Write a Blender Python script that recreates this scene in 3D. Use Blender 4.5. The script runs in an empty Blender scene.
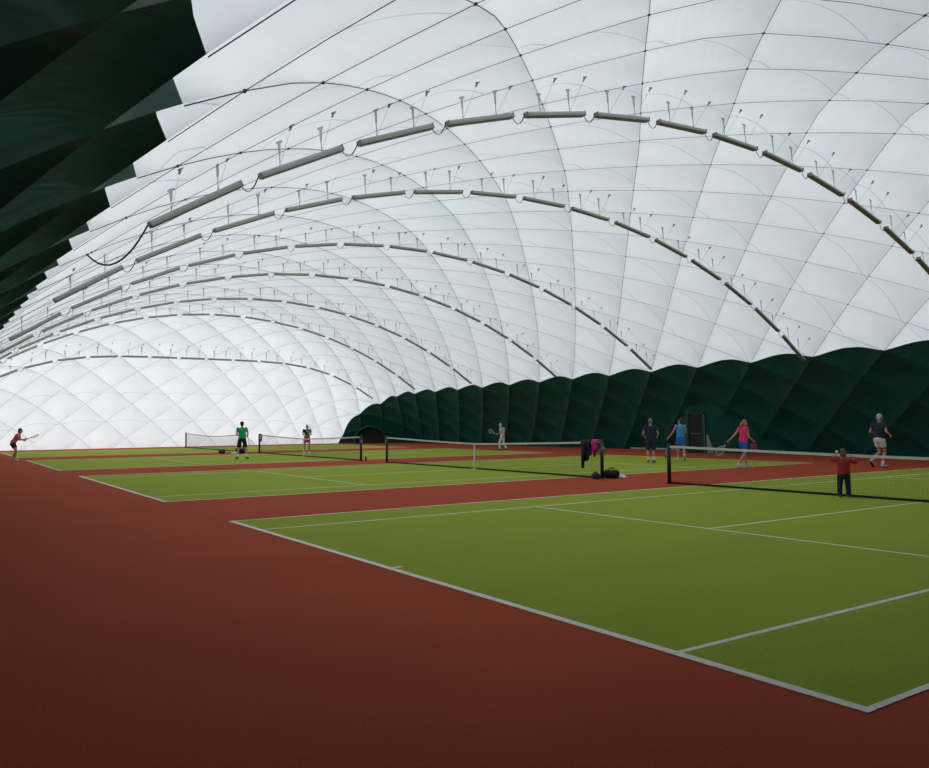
import bpy, bmesh, math, random
from mathutils import Vector, Matrix, Quaternion
random.seed(7)
SC = bpy.context.scene
COL = SC.collection
V = Vector
PI = math.pi
DX, X0 = 1.515, -5.9           # cable lattice along the hall

# ------------------------------------------------------------------ materials
def new_mat(name):
    m = bpy.data.materials.new(name); m.use_nodes = True
    nt = m.node_tree
    for n in list(nt.nodes): nt.nodes.remove(n)
    out = nt.nodes.new('ShaderNodeOutputMaterial')
    return m, nt, out

def N(nt, typ, **kw):
    n = nt.nodes.new(typ)
    for k, v in kw.items():
        if k in n.inputs.keys(): n.inputs[k].default_value = v
        else: setattr(n, k, v)
    return n

def ramp(nt, fac, stops, interp='LINEAR'):
    r = nt.nodes.new('ShaderNodeValToRGB'); r.color_ramp.interpolation = interp
    els = r.color_ramp.elements
    while len(els) > 1: els.remove(els[-1])
    els[0].position = stops[0][0]; els[0].color = (*stops[0][1], 1)
    for p, c in stops[1:]:
        e = els.new(p); e.color = (*c, 1)
    nt.links.new(fac, r.inputs[0])
    return r.outputs[0]

def plain(name, col, rough=0.6, metal=0.0, noise=0.12, scale=30.0, spec=0.5):
    """a material whose colour wanders a little with an object-space noise"""
    m, nt, out = new_mat(name)
    b = N(nt, 'ShaderNodeBsdfPrincipled', Roughness=rough, Metallic=metal)
    b.inputs['Specular IOR Level'].default_value = spec
    tc = N(nt, 'ShaderNodeTexCoord')
    no = N(nt, 'ShaderNodeTexNoise', Scale=scale, Detail=3.0)
    nt.links.new(tc.outputs['Object'], no.inputs['Vector'])
    lo = tuple(c*(1-noise) for c in col); hi = tuple(min(1, c*(1+noise)) for c in col)
    nt.links.new(ramp(nt, no.outputs['Fac'], [(0.3, lo), (0.7, hi)]), b.inputs['Base Color'])
    nt.links.new(b.outputs[0], out.inputs[0])
    return m

def m_floor():
    m, nt, out = new_mat('red_carpet')
    b = N(nt, 'ShaderNodeBsdfPrincipled', Roughness=0.85)
    b.inputs['Specular IOR Level'].default_value = 0.08
    b.inputs['Sheen Weight'].default_value = 0.55
    b.inputs['Sheen Roughness'].default_value = 0.38
    b.inputs['Sheen Tint'].default_value = (0.9, 0.20, 0.10, 1)
    tc = N(nt, 'ShaderNodeTexCoord')
    n1 = N(nt, 'ShaderNodeTexNoise', Scale=0.45, Detail=4.0)
    n2 = N(nt, 'ShaderNodeTexNoise', Scale=45.0, Detail=2.0)
    for n in (n1, n2): nt.links.new(tc.outputs['Object'], n.inputs['Vector'])
    c1 = ramp(nt, n1.outputs['Fac'], [(0.3, (0.310, 0.045, 0.017)), (0.7, (0.372, 0.057, 0.023))])
    c2 = ramp(nt, n2.outputs['Fac'], [(0.3, (0.82, 0.82, 0.82)), (0.7, (1.12, 1.12, 1.12))])
    mx = N(nt, 'ShaderNodeMixRGB', blend_type='MULTIPLY'); mx.inputs[0].default_value = 1
    nt.links.new(c1, mx.inputs[1]); nt.links.new(c2, mx.inputs[2])
    nt.links.new(mx.outputs[0], b.inputs['Base Color'])
    bp = N(nt, 'ShaderNodeBump', Strength=0.25, Distance=0.01)
    nt.links.new(n2.outputs['Fac'], bp.inputs['Height']); nt.links.new(bp.outputs[0], b.inputs['Normal'])
    nt.links.new(b.outputs[0], out.inputs[0])
    return m

def m_turf():
    m, nt, out = new_mat('green_turf')
    b = N(nt, 'ShaderNodeBsdfPrincipled', Roughness=0.85)
    b.inputs['Specular IOR Level'].default_value = 0.08
    b.inputs['Sheen Weight'].default_value = 0.55
    b.inputs['Sheen Roughness'].default_value = 0.38
    b.inputs['Sheen Tint'].default_value = (0.7, 0.9, 0.12, 1)
    tc = N(nt, 'ShaderNodeTexCoord')
    mp = N(nt, 'ShaderNodeMapping'); mp.inputs['Scale'].default_value = (0.9, 0.12, 1)
    nt.links.new(tc.outputs['Object'], mp.inputs['Vector'])
    n0 = N(nt, 'ShaderNodeTexNoise', Scale=1.0, Detail=2.0); nt.links.new(mp.outputs[0], n0.inputs['Vector'])
    n2 = N(nt, 'ShaderNodeTexNoise', Scale=60.0, Detail=2.0); nt.links.new(tc.outputs['Object'], n2.inputs['Vector'])
    c1 = ramp(nt, n0.outputs['Fac'], [(0.3, (0.225, 0.268, 0.024)), (0.7, (0.265, 0.315, 0.030))])
    c2 = ramp(nt, n2.outputs['Fac'], [(0.3, (0.82, 0.82, 0.82)), (0.7, (1.12, 1.12, 1.12))])
    mx = N(nt, 'ShaderNodeMixRGB', blend_type='MULTIPLY'); mx.inputs[0].default_value = 1
    nt.links.new(c1, mx.inputs[1]); nt.links.new(c2, mx.inputs[2])
    nt.links.new(mx.outputs[0], b.inputs['Base Color'])
    bp = N(nt, 'ShaderNodeBump', Strength=0.25, Distance=0.01)
    nt.links.new(n2.outputs['Fac'], bp.inputs['Height']); nt.links.new(bp.outputs[0], b.inputs['Normal'])
    nt.links.new(b.outputs[0], out.inputs[0])
    return m

def m_fabric():
    """white translucent membrane with welded seams every 2.5 m along the hall"""
    m, nt, out = new_mat('white_membrane')
    tc = N(nt, 'ShaderNodeTexCoord'); sx = N(nt, 'ShaderNodeSeparateXYZ')
    uv = N(nt, 'ShaderNodeUVMap'); uv.uv_map = 'cells'
    nt.links.new(uv.outputs[0], sx.inputs[0])
    a0 = N(nt, 'ShaderNodeMath', operation='ADD'); nt.links.new(sx.outputs[0], a0.inputs[0]); nt.links.new(sx.outputs[1], a0.inputs[1])
    a = N(nt, 'ShaderNodeMath', operation='MULTIPLY_ADD'); nt.links.new(a0.outputs[0], a.inputs[0]); a.inputs[1].default_value = DX; a.inputs[2].default_value = X0 + 99.0
    w = N(nt, 'ShaderNodeMath', operation='PINGPONG'); nt.links.new(a.outputs[0], w.inputs[0]); w.inputs[1].default_value = 1.25
    # pingpong is 0 at multiples of 2.5 -> seam line
    seam = ramp(nt, w.outputs[0], [(0.0, (0.72, 0.74, 0.76)), (0.012, (0.72, 0.74, 0.76)), (0.020, (1, 1, 1))])
    mp = N(nt, 'ShaderNodeMapping'); mp.inputs['Scale'].default_value = (0.6, 7.0, 1)
    nt.links.new(uv.outputs[0], mp.inputs['Vector'])
    no = N(nt, 'ShaderNodeTexNoise', Scale=1.0, Detail=3.0, Distortion=0.6); nt.links.new(mp.outputs[0], no.inputs['Vector'])
    n2 = N(nt, 'ShaderNodeTexNoise', Scale=0.35, Detail=3.0); nt.links.new(tc.outputs['Object'], n2.inputs['Vector'])
    tint = ramp(nt, n2.outputs['Fac'], [(0.3, (0.76, 0.78, 0.80)), (0.7, (0.80, 0.82, 0.835))])
    mx = N(nt, 'ShaderNodeMixRGB', blend_type='MULTIPLY'); mx.inputs[0].default_value = 1
    nt.links.new(tint, mx.inputs[1]); nt.links.new(seam, mx.inputs[2])
    bp = N(nt, 'ShaderNodeBump', Strength=0.35, Distance=0.05); nt.links.new(no.outputs['Fac'], bp.inputs['Height'])
    tr = N(nt, 'ShaderNodeBsdfTranslucent'); df = N(nt, 'ShaderNodeBsdfDiffuse')
    for s in (tr, df):
        nt.links.new(mx.outputs[0], s.inputs['Color']); nt.links.new(bp.outputs[0], s.inputs['Normal'])
    ms = N(nt, 'ShaderNodeMixShader'); ms.inputs[0].default_value = 0.45
    nt.links.new(tr.outputs[0], ms.inputs[1]); nt.links.new(df.outputs[0], ms.inputs[2])
    nt.links.new(ms.outputs[0], out.inputs[0])
    return m

def m_skirt():
    m, nt, out = new_mat('dark_green_membrane')
    b = N(nt, 'ShaderNodeBsdfPrincipled', Roughness=0.45)
    b.inputs['Specular IOR Level'].default_value = 0.30; b.inputs['Specular Tint'].default_value = (0.22, 0.85, 0.68, 1)
    b.inputs['Sheen Weight'].default_value = 0.3; b.inputs['Sheen Roughness'].default_value = 0.35
    b.inputs['Sheen Tint'].default_value = (0.20, 0.55, 0.45, 1)
    uv = N(nt, 'ShaderNodeUVMap'); uv.uv_map = 'cells'
    mp = N(nt, 'ShaderNodeMapping'); mp.inputs['Scale'].default_value = (0.9, 11.0, 1)
    nt.links.new(uv.outputs[0], mp.inputs['Vector'])
    no = N(nt, 'ShaderNodeTexNoise', Scale=1.0, Detail=2.5, Distortion=1.4); nt.links.new(mp.outputs[0], no.inputs['Vector'])
    bp = N(nt, 'ShaderNodeBump', Strength=0.6, Distance=0.10); nt.links.new(no.outputs['Fac'], bp.inputs['Height'])
    tc = N(nt, 'ShaderNodeTexCoord')
    n2 = N(nt, 'ShaderNodeTexNoise', Scale=0.8, Detail=3.0); nt.links.new(tc.outputs['Object'], n2.inputs['Vector'])
    nt.links.new(ramp(nt, n2.outputs['Fac'], [(0.3, (0.0095, 0.060, 0.046)), (0.7, (0.0125, 0.074, 0.057))]), b.inputs['Base Color'])
    tr = N(nt, 'ShaderNodeBsdfTranslucent'); tr.inputs['Color'].default_value = (0.016, 0.095, 0.070, 1)
    for sh in (b, tr): nt.links.new(bp.outputs[0], sh.inputs['Normal'])
    ms = N(nt, 'ShaderNodeMixShader'); ms.inputs[0].default_value = 0.04
    nt.links.new(b.outputs[0], ms.inputs[1]); nt.links.new(tr.outputs[0], ms.inputs[2])
    nt.links.new(ms.outputs[0], out.inputs[0])
    return m

M = dict(
    floor=m_floor(), turf=m_turf(), white=m_fabric(), green=m_skirt(),
    line=plain('court_line_paint', (0.74, 0.71, 0.63), 0.8),
    cable=plain('cable_steel', (0.11, 0.115, 0.12), 0.6),
    lamp=plain('lamp_grey_enamel', (0.34, 0.355, 0.32), 0.45, 0.0, 0.06),
    lampdark=plain('lamp_reflector_grey', (0.22, 0.23, 0.21), 0.5),
    strap=plain('webbing_grey', (0.58, 0.60, 0.62), 0.8),
    wirew=plain('flex_white', (0.7, 0.7, 0.68), 0.5),
    wire=plain('flex_black', (0.02, 0.02, 0.022), 0.5),
    post=plain('post_dark_green', (0.010, 0.014, 0.015), 0.45),
    netting=plain('netting_black', (0.012, 0.014, 0.014), 0.8),
    tape=plain('headband_white', (0.62, 0.63, 0.61), 0.8),
    tube=plain('anchor_tube_white', (0.55, 0.55, 0.52), 0.6),
    black=plain('cloth_black', (0.010, 0.010, 0.012), 0.85),
    dark=plain('opening_dark', (0.005, 0.013, 0.011), 0.8),
    magenta=plain('cloth_magenta', (0.50, 0.035, 0.25), 0.85),
    purple=plain('cloth_purple', (0.16, 0.045, 0.19), 0.85),
    skin=plain('skin', (0.50, 0.27, 0.19), 0.55, 0, 0.05),
    palegrey=plain('pale_grey_fabric', (0.22, 0.24, 0.23), 0.8),
    shoe=plain('shoe_white', (0.70, 0.71, 0.72), 0.6),
    shoedark=plain('shoe_black', (0.025, 0.025, 0.03), 0.6),
    sock=plain('sock_white', (0.68, 0.68, 0.68), 0.9),
    string=plain('racket_string', (0.60, 0.60, 0.58), 0.5),
    ball=plain('ball_felt', (0.62, 0.72, 0.10), 0.95),
    eye=plain('eye_dark', (0.03, 0.02, 0.02), 0.3),
    lip=plain('lip', (0.38, 0.13, 0.11), 0.5),
)
_cl = {}
def cloth(name, col, rough=0.85):
    if name not in _cl: _cl[name] = plain(name, col, rough, 0, 0.10, 18)
    return _cl[name]

# ------------------------------------------------------------------ object helpers
def obj(name, bm, mat, parent=None, smooth=True):
    me = bpy.data.meshes.new(name)
    bmesh.ops.recalc_face_normals(bm, faces=bm.faces[:])
    bm.to_mesh(me); bm.free()
    if mat: me.materials.append(mat)
    if smooth:
        for p in me.polygons: p.use_smooth = True
    o = bpy.data.objects.new(name, me); COL.objects.link(o)
    if parent: o.parent = parent
    return o

def tag(o, label, cat, group=None):
    o['label'] = label; o['category'] = cat
    if group: o['group'] = group
    return o

def thing(name, label, cat, loc=(0, 0, 0), rz=0.0, group=None):
    o = bpy.data.objects.new(name, None); COL.objects.link(o)
    o.location = loc; o.rotation_euler = (0, 0, rz); o.empty_display_size = 0.2
    return tag(o, label, cat, group)

def struct(o):
    o['kind'] = 'structure'; return o

def add_box(bm, c, size, rot=None):
    r = bmesh.ops.create_cube(bm, size=1.0)
    mt = Matrix.Translation(V(c)) @ ((rot.to_4x4() if rot else Matrix())) @ Matrix.Diagonal((*size, 1))
    bmesh.ops.transform(bm, matrix=mt, verts=r['verts'])
    return r['verts']

def frame_of(t):
    t = t.normalized()
    a = V((0, 0, 1)) if abs(t.z) < 0.9 else V((1, 0, 0))
    r = t.cross(a).normalized(); u = r.cross(t).normalized()
    return r, u

def add_tube(bm, pts, rad, seg=6, cap=True):
    """polyline tube, rad a number or list"""
    pts = [V(p) for p in pts]; n = len(pts)
    rads = rad if isinstance(rad, (list, tuple)) else [rad]*n
    rings = []; r0 = None
    for i, p in enumerate(pts):
        t = (pts[min(i+1, n-1)] - pts[max(i-1, 0)])
        if t.length < 1e-9: t = V((0, 0, 1))
        t.normalize()
        if r0 is None: r, u = frame_of(t)
        else:
            r = (r0 - t*r0.dot(t))
            r = r.normalized() if r.length > 1e-6 else frame_of(t)[0]
            u = r.cross(t).normalized()
        r0 = r
        rings.append([bm.verts.new(p + (r*math.cos(2*PI*k/seg) + u*math.sin(2*PI*k/seg))*rads[i]) for k in range(seg)])
    for a, b in zip(rings, rings[1:]):
        for k in range(seg):
            bm.faces.new((a[k], a[(k+1) % seg], b[(k+1) % seg], b[k]))
    if cap:
        bm.faces.new(rings[0][::-1]); bm.faces.new(rings[-1])

def add_loft(bm, rings, seg=14, right=V((1, 0, 0)), cap=True):
    """rings: (centre, rx, ry) - ellipses square to the spine; rx along 'right'"""
    cs = [V(r[0]) for r in rings]; n = len(cs); out = []
    for i, (c, rx, ry) in enumerate(rings):
        t = (cs[min(i+1, n-1)] - cs[max(i-1, 0)]).normalized()
        r = (right - t*right.dot(t)).normalized(); f = t.cross(r).normalized()
        out.append([bm.verts.new(V(c) + r*math.cos(2*PI*k/seg)*rx + f*math.sin(2*PI*k/seg)*ry) for k in range(seg)])
    for a, b in zip(out, out[1:]):
        for k in range(seg):
            bm.faces.new((a[k], a[(k+1) % seg], b[(k+1) % seg], b[k]))
    if cap:
        bm.faces.new(out[0][::-1]); bm.faces.new(out[-1])

def add_ball(bm, c, rx, ry=None, rz=None, rot=None, seg=14):
    ry = ry or rx; rz = rz or rx
    r = bmesh.ops.create_uvsphere(bm, u_segments=seg, v_segments=max(6, seg//2+2), radius=1)
    mt = Matrix.Translation(V(c)) @ ((rot.to_4x4() if rot else Matrix())) @ Matrix.Diagonal((rx, ry, rz, 1))
    bmesh.ops.transform(bm, matrix=mt, verts=r['verts'])

def add_caps(bm, a, b, ra, rb, seg=12):
    a = V(a); b = V(b)
    add_tube(bm, [a, b], [ra, rb], seg); add_ball(bm, a, ra, seg=seg); add_ball(bm, b, rb, seg=seg)

def remeshed(name, bm, mat, parent, voxel, smooth_iter=3):
    """fuse overlapping closed shapes into one continuous surface"""
    me = bpy.data.meshes.new('tmp'); bmesh.ops.recalc_face_normals(bm, faces=bm.faces[:]); bm.to_mesh(me); bm.free()
    t = bpy.data.objects.new('tmp', me); COL.objects.link(t)
    r = t.modifiers.new('r', 'REMESH'); r.mode = 'VOXEL'; r.voxel_size = voxel
    s = t.modifiers.new('s', 'SMOOTH'); s.iterations = smooth_iter; s.factor = 0.5
    dg = bpy.context.evaluated_depsgraph_get(); dg.update()
    m2 = bpy.data.meshes.new_from_object(t.evaluated_get(dg))
    bpy.data.objects.remove(t); bpy.data.meshes.remove(me)
    m2.name = name; m2.materials.clear(); m2.materials.append(mat)
    for p in m2.polygons: p.use_smooth = True
    o = bpy.data.objects.new(name, m2); COL.objects.link(o); o.parent = parent
    return o

# ------------------------------------------------------------------ camera
CAM = V((13.47675, -4.42506, 1.62343))
cr = V((0.563914, 0.825791, -0.008348)); cu = V((0.045129, -0.020721, 0.998766)); cf = V((-0.8246, 0.563595, 0.048952))
FPX = 801.08
cam = bpy.data.cameras.new('camera'); cam.sensor_width = 36; cam.lens = FPX/929*36; cam.clip_start = 0.05; cam.clip_end = 500
co = bpy.data.objects.new('camera', cam); COL.objects.link(co)
co.matrix_world = Matrix(((cr.x, cu.x, -cf.x, CAM.x), (cr.y, cu.y, -cf.y, CAM.y), (cr.z, cu.z, -cf.z, CAM.z), (0, 0, 0, 1)))
SC.camera = co
def in_view(p, m=0):
    d = V(p) - CAM; z = d.dot(cf)
    if z < 0.1: return False
    u = 464.5 + FPX*d.dot(cr)/z; v = 384 - FPX*d.dot(cu)/z
    return -m <= u <= 929+m and -m <= v <= 768+m

# ------------------------------------------------------------------ the air dome
YC, RR, TOP = 11.9, 24.0, 9.2
ZC = TOP - RR
HW = 18.9                       # half width at the floor
XF, LF = -37.0, 13.0            # far end cap: where it begins, its depth
XN, LN = 1.3, 15.0              # near end cap (behind the camera)
EXPN, EXPC = 4.6, 8.0        # how square the far and near corners are
DX, DS = 1.515, 1.453           # half diagonal of a cable diamond
X0, S0 = -5.9, 15.6
JL = 20.5                       # lattice row of the left skirt's top edge
BULGE = 0.19
def bulge_at(j, p=0.0):
    B = BULGE + 0.12*sst((-36-p)/6)
    if j < 1.5: return B + (0.34-B)*min(1.0, (1.5-j)/1.5)
    if j > JL-1.5: return B + (0.44-B)*min(1.0, (j-JL+1.5)/1.5)
    return B
def zk(k):
    k = min(k, 1.25)
    return math.sqrt(RR*RR - (HW*k)**2) + ZC
def _table(ln):
    t = [(0.0, 0.0)]
    for k in range(1, 601):     # arc length over an end cap's own profile -> plan distance
        e0, e1 = (k-1)/480, k/480
        t.append((t[-1][0] + math.hypot((e1-e0)*ln, zk(e1)-zk(e0)), e1*ln))
    return t
TABF, TABN = _table(LF), _table(LN)
def cap_u(s, tab):
    lo, hi = 0, len(tab)-1
    if s >= tab[-1][0]: return tab[-1][1]
    while hi-lo > 1:
        md = (lo+hi)//2
        if tab[md][0] <= s: lo = md
        else: hi = md
    a, b = tab[lo], tab[hi]
    return a[1] + (b[1]-a[1])*(s-a[0])/(b[0]-a[0])
def plan_x(p):
    if p < XF: return XF - cap_u(XF-p, TABF)
    if p > XN: return XN + cap_u(p-XN, TABN)
    return p
def sst(t):
    t = max(0.0, min(1.0, t)); return t*t*(3-2*t)
def height(x, y):
    u = max(0.0, (XF-x)/LF, (x-XN)/LN); v = abs(y-YC)/HW
    e = EXPN if x < XF else EXPC
    return zk((u**e + v**e)**(1/e))
DOORX = -13.75
def base_pt(p, q):
    x = plan_x(p)
    if q < 0: q = q*1.081 - 0.20*max(0.0, x-5.2)*sst(-q/15)
    if q > 4: q += 0.0180*max(0.0, min(40.0, -3-x))*sst((q-4)/11.6)
    th = max(-1.25, min(1.25, q/RR))
    y = RR*math.sin(th)
    if p < XF and q > 4:        # the rows sink towards the floor at the far corner
        y -= 1.5*sst((-44.0-x)/5.5)*sst((q-4)/11.6)
    y += YC
    return V((x, y, height(x, y)))
def frac(t): return t - math.floor(t)
def pillow(i, j):
    a = frac((i+j)/2 + 1e-7); b = frac((i-j)/2 + 1e-7)
    e = 0.62 if j < 0 or j > JL else 0.72
    return (max(0.0, 4*a*(1-a))**e) * (max(0.0, 4*b*(1-b))**e)
def door_pull(v):
    """fabric drawn inwards round the emergency door in the right wall"""
    if v.y > 25 and abs(v.x-DOORX) < 5 and v.z < 3.6:
        lim = 28.62 + 0.85*max(0.0, abs(v.x-DOORX)-0.62) + 0.95*max(0.0, v.z-2.02)
        if v.y > lim: v = V((v.x, lim, v.z))
    return v
def surf(i, j, off=0.0, bulge=True):
    p = X0 + DX*i; q = S0 - DS*j
    c = base_pt(p, q)
    e = 0.05
    n = (base_pt(p+e, q) - base_pt(p-e, q)).cross(base_pt(p, q+e) - base_pt(p, q-e))
    n = n.normalized() if n.length > 1e-9 else V((0, 0, 1))
    cc = V(((XF+XN)/2, YC, -4))
    if n.dot(c-cc) < 0: n = -n
    b = bulge_at(j, p)*pillow(i, j) if bulge else 0.0
    return door_pull(c + n*(b+off))
def ij(p, q): return (p-X0)/DX, (S0-q)/DS
NSUB = 6
I0, I1 = -38, 20
J0, J1 = -6, 28                 # rows: 0 = top edge of the right skirt, 21 = top edge of the left one
def dome_patch(name, sel, mat, parent=None):
    bm = bmesh.new(); uvl = bm.loops.layers.uv.new('cells'); cache = {}
    def vert(a, b):
        k = (a, b)
        if k not in cache: cache[k] = bm.verts.new(surf(a/NSUB, b/NSUB))
        return cache[k]
    for i in range(I0, I1):
        for j in range(J0, J1):
            quick = [base_pt(X0+DX*(i+a), S0-DS*(j+b)).z for a in (0, 1) for b in (0, 1)]
            if max(quick) < -0.35: continue
            diag = (i+j) % 2 == 0
            for a in range(NSUB):
                for b in range(NSUB):
                    A, B = i*NSUB+a, j*NSUB+b
                    if not sel(i, j+(b+0.5)/NSUB): continue
                    k00, k10, k11, k01 = (A, B), (A+1, B), (A+1, B+1), (A, B+1)
                    tris = ((k00, k10, k11), (k00, k11, k01)) if diag else ((k00, k10, k01), (k10, k11, k01))
                    for t in tris:
                        try: f = bm.faces.new([vert(*k) for k in t])
                        except ValueError: continue
                        for lp, k in zip(f.loops, t):
                            ii, jj = k[0]/NSUB, k[1]/NSUB
                            lp[uvl].uv = ((ii+jj)/2, (ii-jj)/2)
    inv = {v: k for k, v in cache.items()}
    for e in bm.edges:
        (a, b), (c, d) = inv[e.verts[0]], inv[e.verts[1]]
        s0, s1, d0, d1 = a+b, c+d, a-b, c-d
        if (s0 == s1 and s0 % (2*NSUB) == 0) or (d0 == d1 and d0 % (2*NSUB) == 0): e.smooth = False
    bmesh.ops.bisect_plane(bm, geom=bm.verts[:]+bm.edges[:]+bm.faces[:], plane_co=(0, 0, 0.0), plane_no=(0, 0, 1), clear_inner=True)
    me = bpy.data.meshes.new(name); bm.to_mesh(me); bm.free(); me.materials.append(mat)
    for p in me.polygons: p.use_smooth = True
    o = bpy.data.objects.new(name, me); COL.objects.link(o)
    if parent: o.parent = parent
    return struct(o)
IEND = math.ceil((XF-6-X0)/DX)
ceiling = dome_patch('ceiling', lambda i, j: 0 <= j < JL and -29 <= i < 11, M['white'])
dome_patch('wall_front', lambda i, j: 0 <= j < JL and i >= 11, M['green'])  # unseen near end, made dark green to dim the foreground floor
dome_patch('wall_back', lambda i, j: 0 <= j < JL and i < -29, M['white'])
dome_patch('wall_right', lambda i, j: j < 0, M['green'])
dome_patch('wall_left', lambda i, j: j >= JL, M['green'])

def cables():
    bm = bmesh.new(); nodes = bmesh.new()
    for fam in (0, 1):
        rad = 0.0065 if fam else 0.005
        for c in range(-70, 70):
            pts = []
            def flush():
                if len(pts) > 1: add_tube(bm, pts, rad, 5)
            for t in range((J1-J0)*2+1):
                j = J0 + t/2
                if fam == 0: i = 2*c - j          # i+j even constant
                else: i = 2*c + j
                if j < -0.01 or j > JL+0.01 or i < I0 or i > I1:
                    flush(); pts = []; continue
                v = surf(i, j, -0.02, False)
                if v.z < 0.03: flush(); pts = []; continue
                pts.append(v)
                if fam == 0 and abs(j-round(j)) < 1e-6 and in_view(v, 30):
                    add_ball(nodes, v, 0.036, 0.022, 0.02, seg=6)
            flush()
    o = struct(obj('cable_net', bm, M['cable'], ceiling))
    struct(obj('cable_clamps', nodes, M['cable'], ceiling))
cables()

# floor: the base contour as one polygon
def contour(grow=0.0, n=160):
    out = []
    for k in range(n):
        a = 2*PI*k/n; c, s = math.cos(a), math.sin(a); e = EXPC if c > 0 else EXPN
        hx = abs(c)**(2/e)*math.copysign(1, c); hy = abs(s)**(2/e)*math.copysign(1, s)
        x = XN + (LN+grow)*hx if hx > 0 else XF + (LF+grow)*hx
        out.append(V((x, YC + (HW+grow)*hy, 0)))
    return out
bm = bmesh.new()
f = bm.faces.new([bm.verts.new(v) for v in contour(0.6)])
r = bmesh.ops.extrude_face_region(bm, geom=[f]); bmesh.ops.translate(bm, vec=(0, 0, -0.15), verts=[g for g in r['geom'] if isinstance(g, bmesh.types.BMVert)])
struct(obj('floor', bm, M['floor'], smooth=False))

# ------------------------------------------------------------------ courts
W, L = 10.97, 23.77
PITCH = [0.0, 15.2887, 30.4553, 45.69]
def rect(bm, x0, x1, y0, y1, z):
    bm.faces.new([bm.verts.new((x, y, z)) for x, y in ((x0, y0), (x1, y0), (x1, y1), (x0, y1))])
def court(dx):
    bm = bmesh.new(); add_box(bm, (W/2-dx, L/2, 0.002), (W+0.05, L+0.06, 0.004))
    c = struct(obj('tennis_court', bm, M['turf'], smooth=False))
    bm = bmesh.new(); z = 0.0055
    def r(a, b, cc, d): add_box(bm, ((a+b)/2-dx, (cc+d)/2, z/2+0.001), (b-a, d-cc, z-0.002))
    r(-0.03, W+0.03, -0.045, 0.04); r(-0.03, W+0.03, L-0.04, L+0.045)
    for x in (0, 1.37, W-1.37, W): r(x-0.026, x+0.026, 0.04, L-0.04)
    for y in (5.485, L-5.485): r(1.4, W-1.4, y-0.025, y+0.025)
    r(W/2-0.025, W/2+0.025, 5.51, L-5.51)
    r(W/2-0.03, W/2+0.03, 0.05, 0.16); r(W/2-0.03, W/2+0.03, L-0.16, L-0.05)
    struct(obj('court_lines', bm, M['line'], c, smooth=False))
for d in PITCH: court(d)

# ------------------------------------------------------------------ nets
NY = 11.885
def net(dx, label, hp=1.07, hc=0.914, strap=True):
    xa, xb = -0.914-dx, 11.884-dx
    t = thing('tennis_net', label, 'net', ((xa+xb)/2, NY, 0), 0, 'court nets')
    X = lambda s: -(xb-xa)/2 + (xb-xa)*s
    def hh(s): return hc + (hp-hc)*abs(2*s-1)**1.25
    bm = bmesh.new(); n = 250; rows = 20
    for k in range(1, n):
        s = k/n
        add_tube(bm, [(X(s), 0, 0.03), (X(s), 0, hh(s)-0.03)], 0.0016, 3, False)
    for rr in range(rows):
        pts = [(X(s/24), 0, 0.03 + (hh(s/24)-0.06)*rr/rows) for s in range(25)]
        add_tube(bm, pts, 0.0016, 3, False)
    obj('netting', bm, M['netting'], t)
    bm = bmesh.new(); prev = None
    m = 32
    for k in range(m+1):
        s = k/m; h = hh(s)
        q = [bm.verts.new((X(s), y, h+z)) for y, z in ((-0.012, 0.005), (0.012, 0.005), (0.014, -0.052), (-0.014, -0.052))]
        if prev:
            for a in range(4): bm.faces.new((prev[a], prev[(a+1) % 4], q[(a+1) % 4], q[a]))
        else: bm.faces.new(q[::-1])
        prev = q
    bm.faces.new(prev)
    obj('headband', bm, M['tape'], t, smooth=False)
    bm = bmesh.new(); add_box(bm, (0, 0, 0.03), (xb-xa-0.1, 0.012, 0.05)); obj('bottom_band', bm, M['netting'], t, smooth=False)
    if strap:
      bm = bmesh.new(); add_box(bm, (0, 0, (hc+0.01)/2), (0.05, 0.032, hc)); add_box(bm, (0, 0, 0.012), (0.28, 0.08, 0.012)); obj('centre_strap', bm, M['tape'], t, smooth=False)
    for s in (0, 1):
        bm = bmesh.new()
        add_tube(bm, [(X(s), 0, 0.0), (X(s), 0, hp+0.04)], 0.052, 12); add_tube(bm, [(X(s), 0, hp+0.04), (X(s), 0, hp+0.055)], [0.058, 0.045], 12)
        add_tube(bm, [(X(s), 0, 0), (X(s), 0, 0.02)], 0.10, 12)
        po = obj('post', bm, M['post'], t)
        bm = bmesh.new(); sg = -1 if s == 0 else 1
        add_box(bm, (X(s)+sg*0.06, 0, hp-0.22), (0.05, 0.07, 0.14))
        add_tube(bm, [(X(s)+sg*0.085, 0, hp-0.22), (X(s)+sg*0.12, 0, hp-0.22), (X(s)+sg*0.12, 0, hp-0.36)], 0.01, 6)
        obj('winder', bm, M['lampdark'], po)
    return t
net(PITCH[0], 'tennis net with white headband on the nearest court, running out of the right edge', 0.99, 0.88, False)
net(PITCH[1], 'tennis net on the second court, with clothes hung over its right end')
net(PITCH[2], 'tennis net on the third court, beyond the man in green')
net(PITCH[3], 'farthest tennis net, in front of the white end wall', strap=False)

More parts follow.
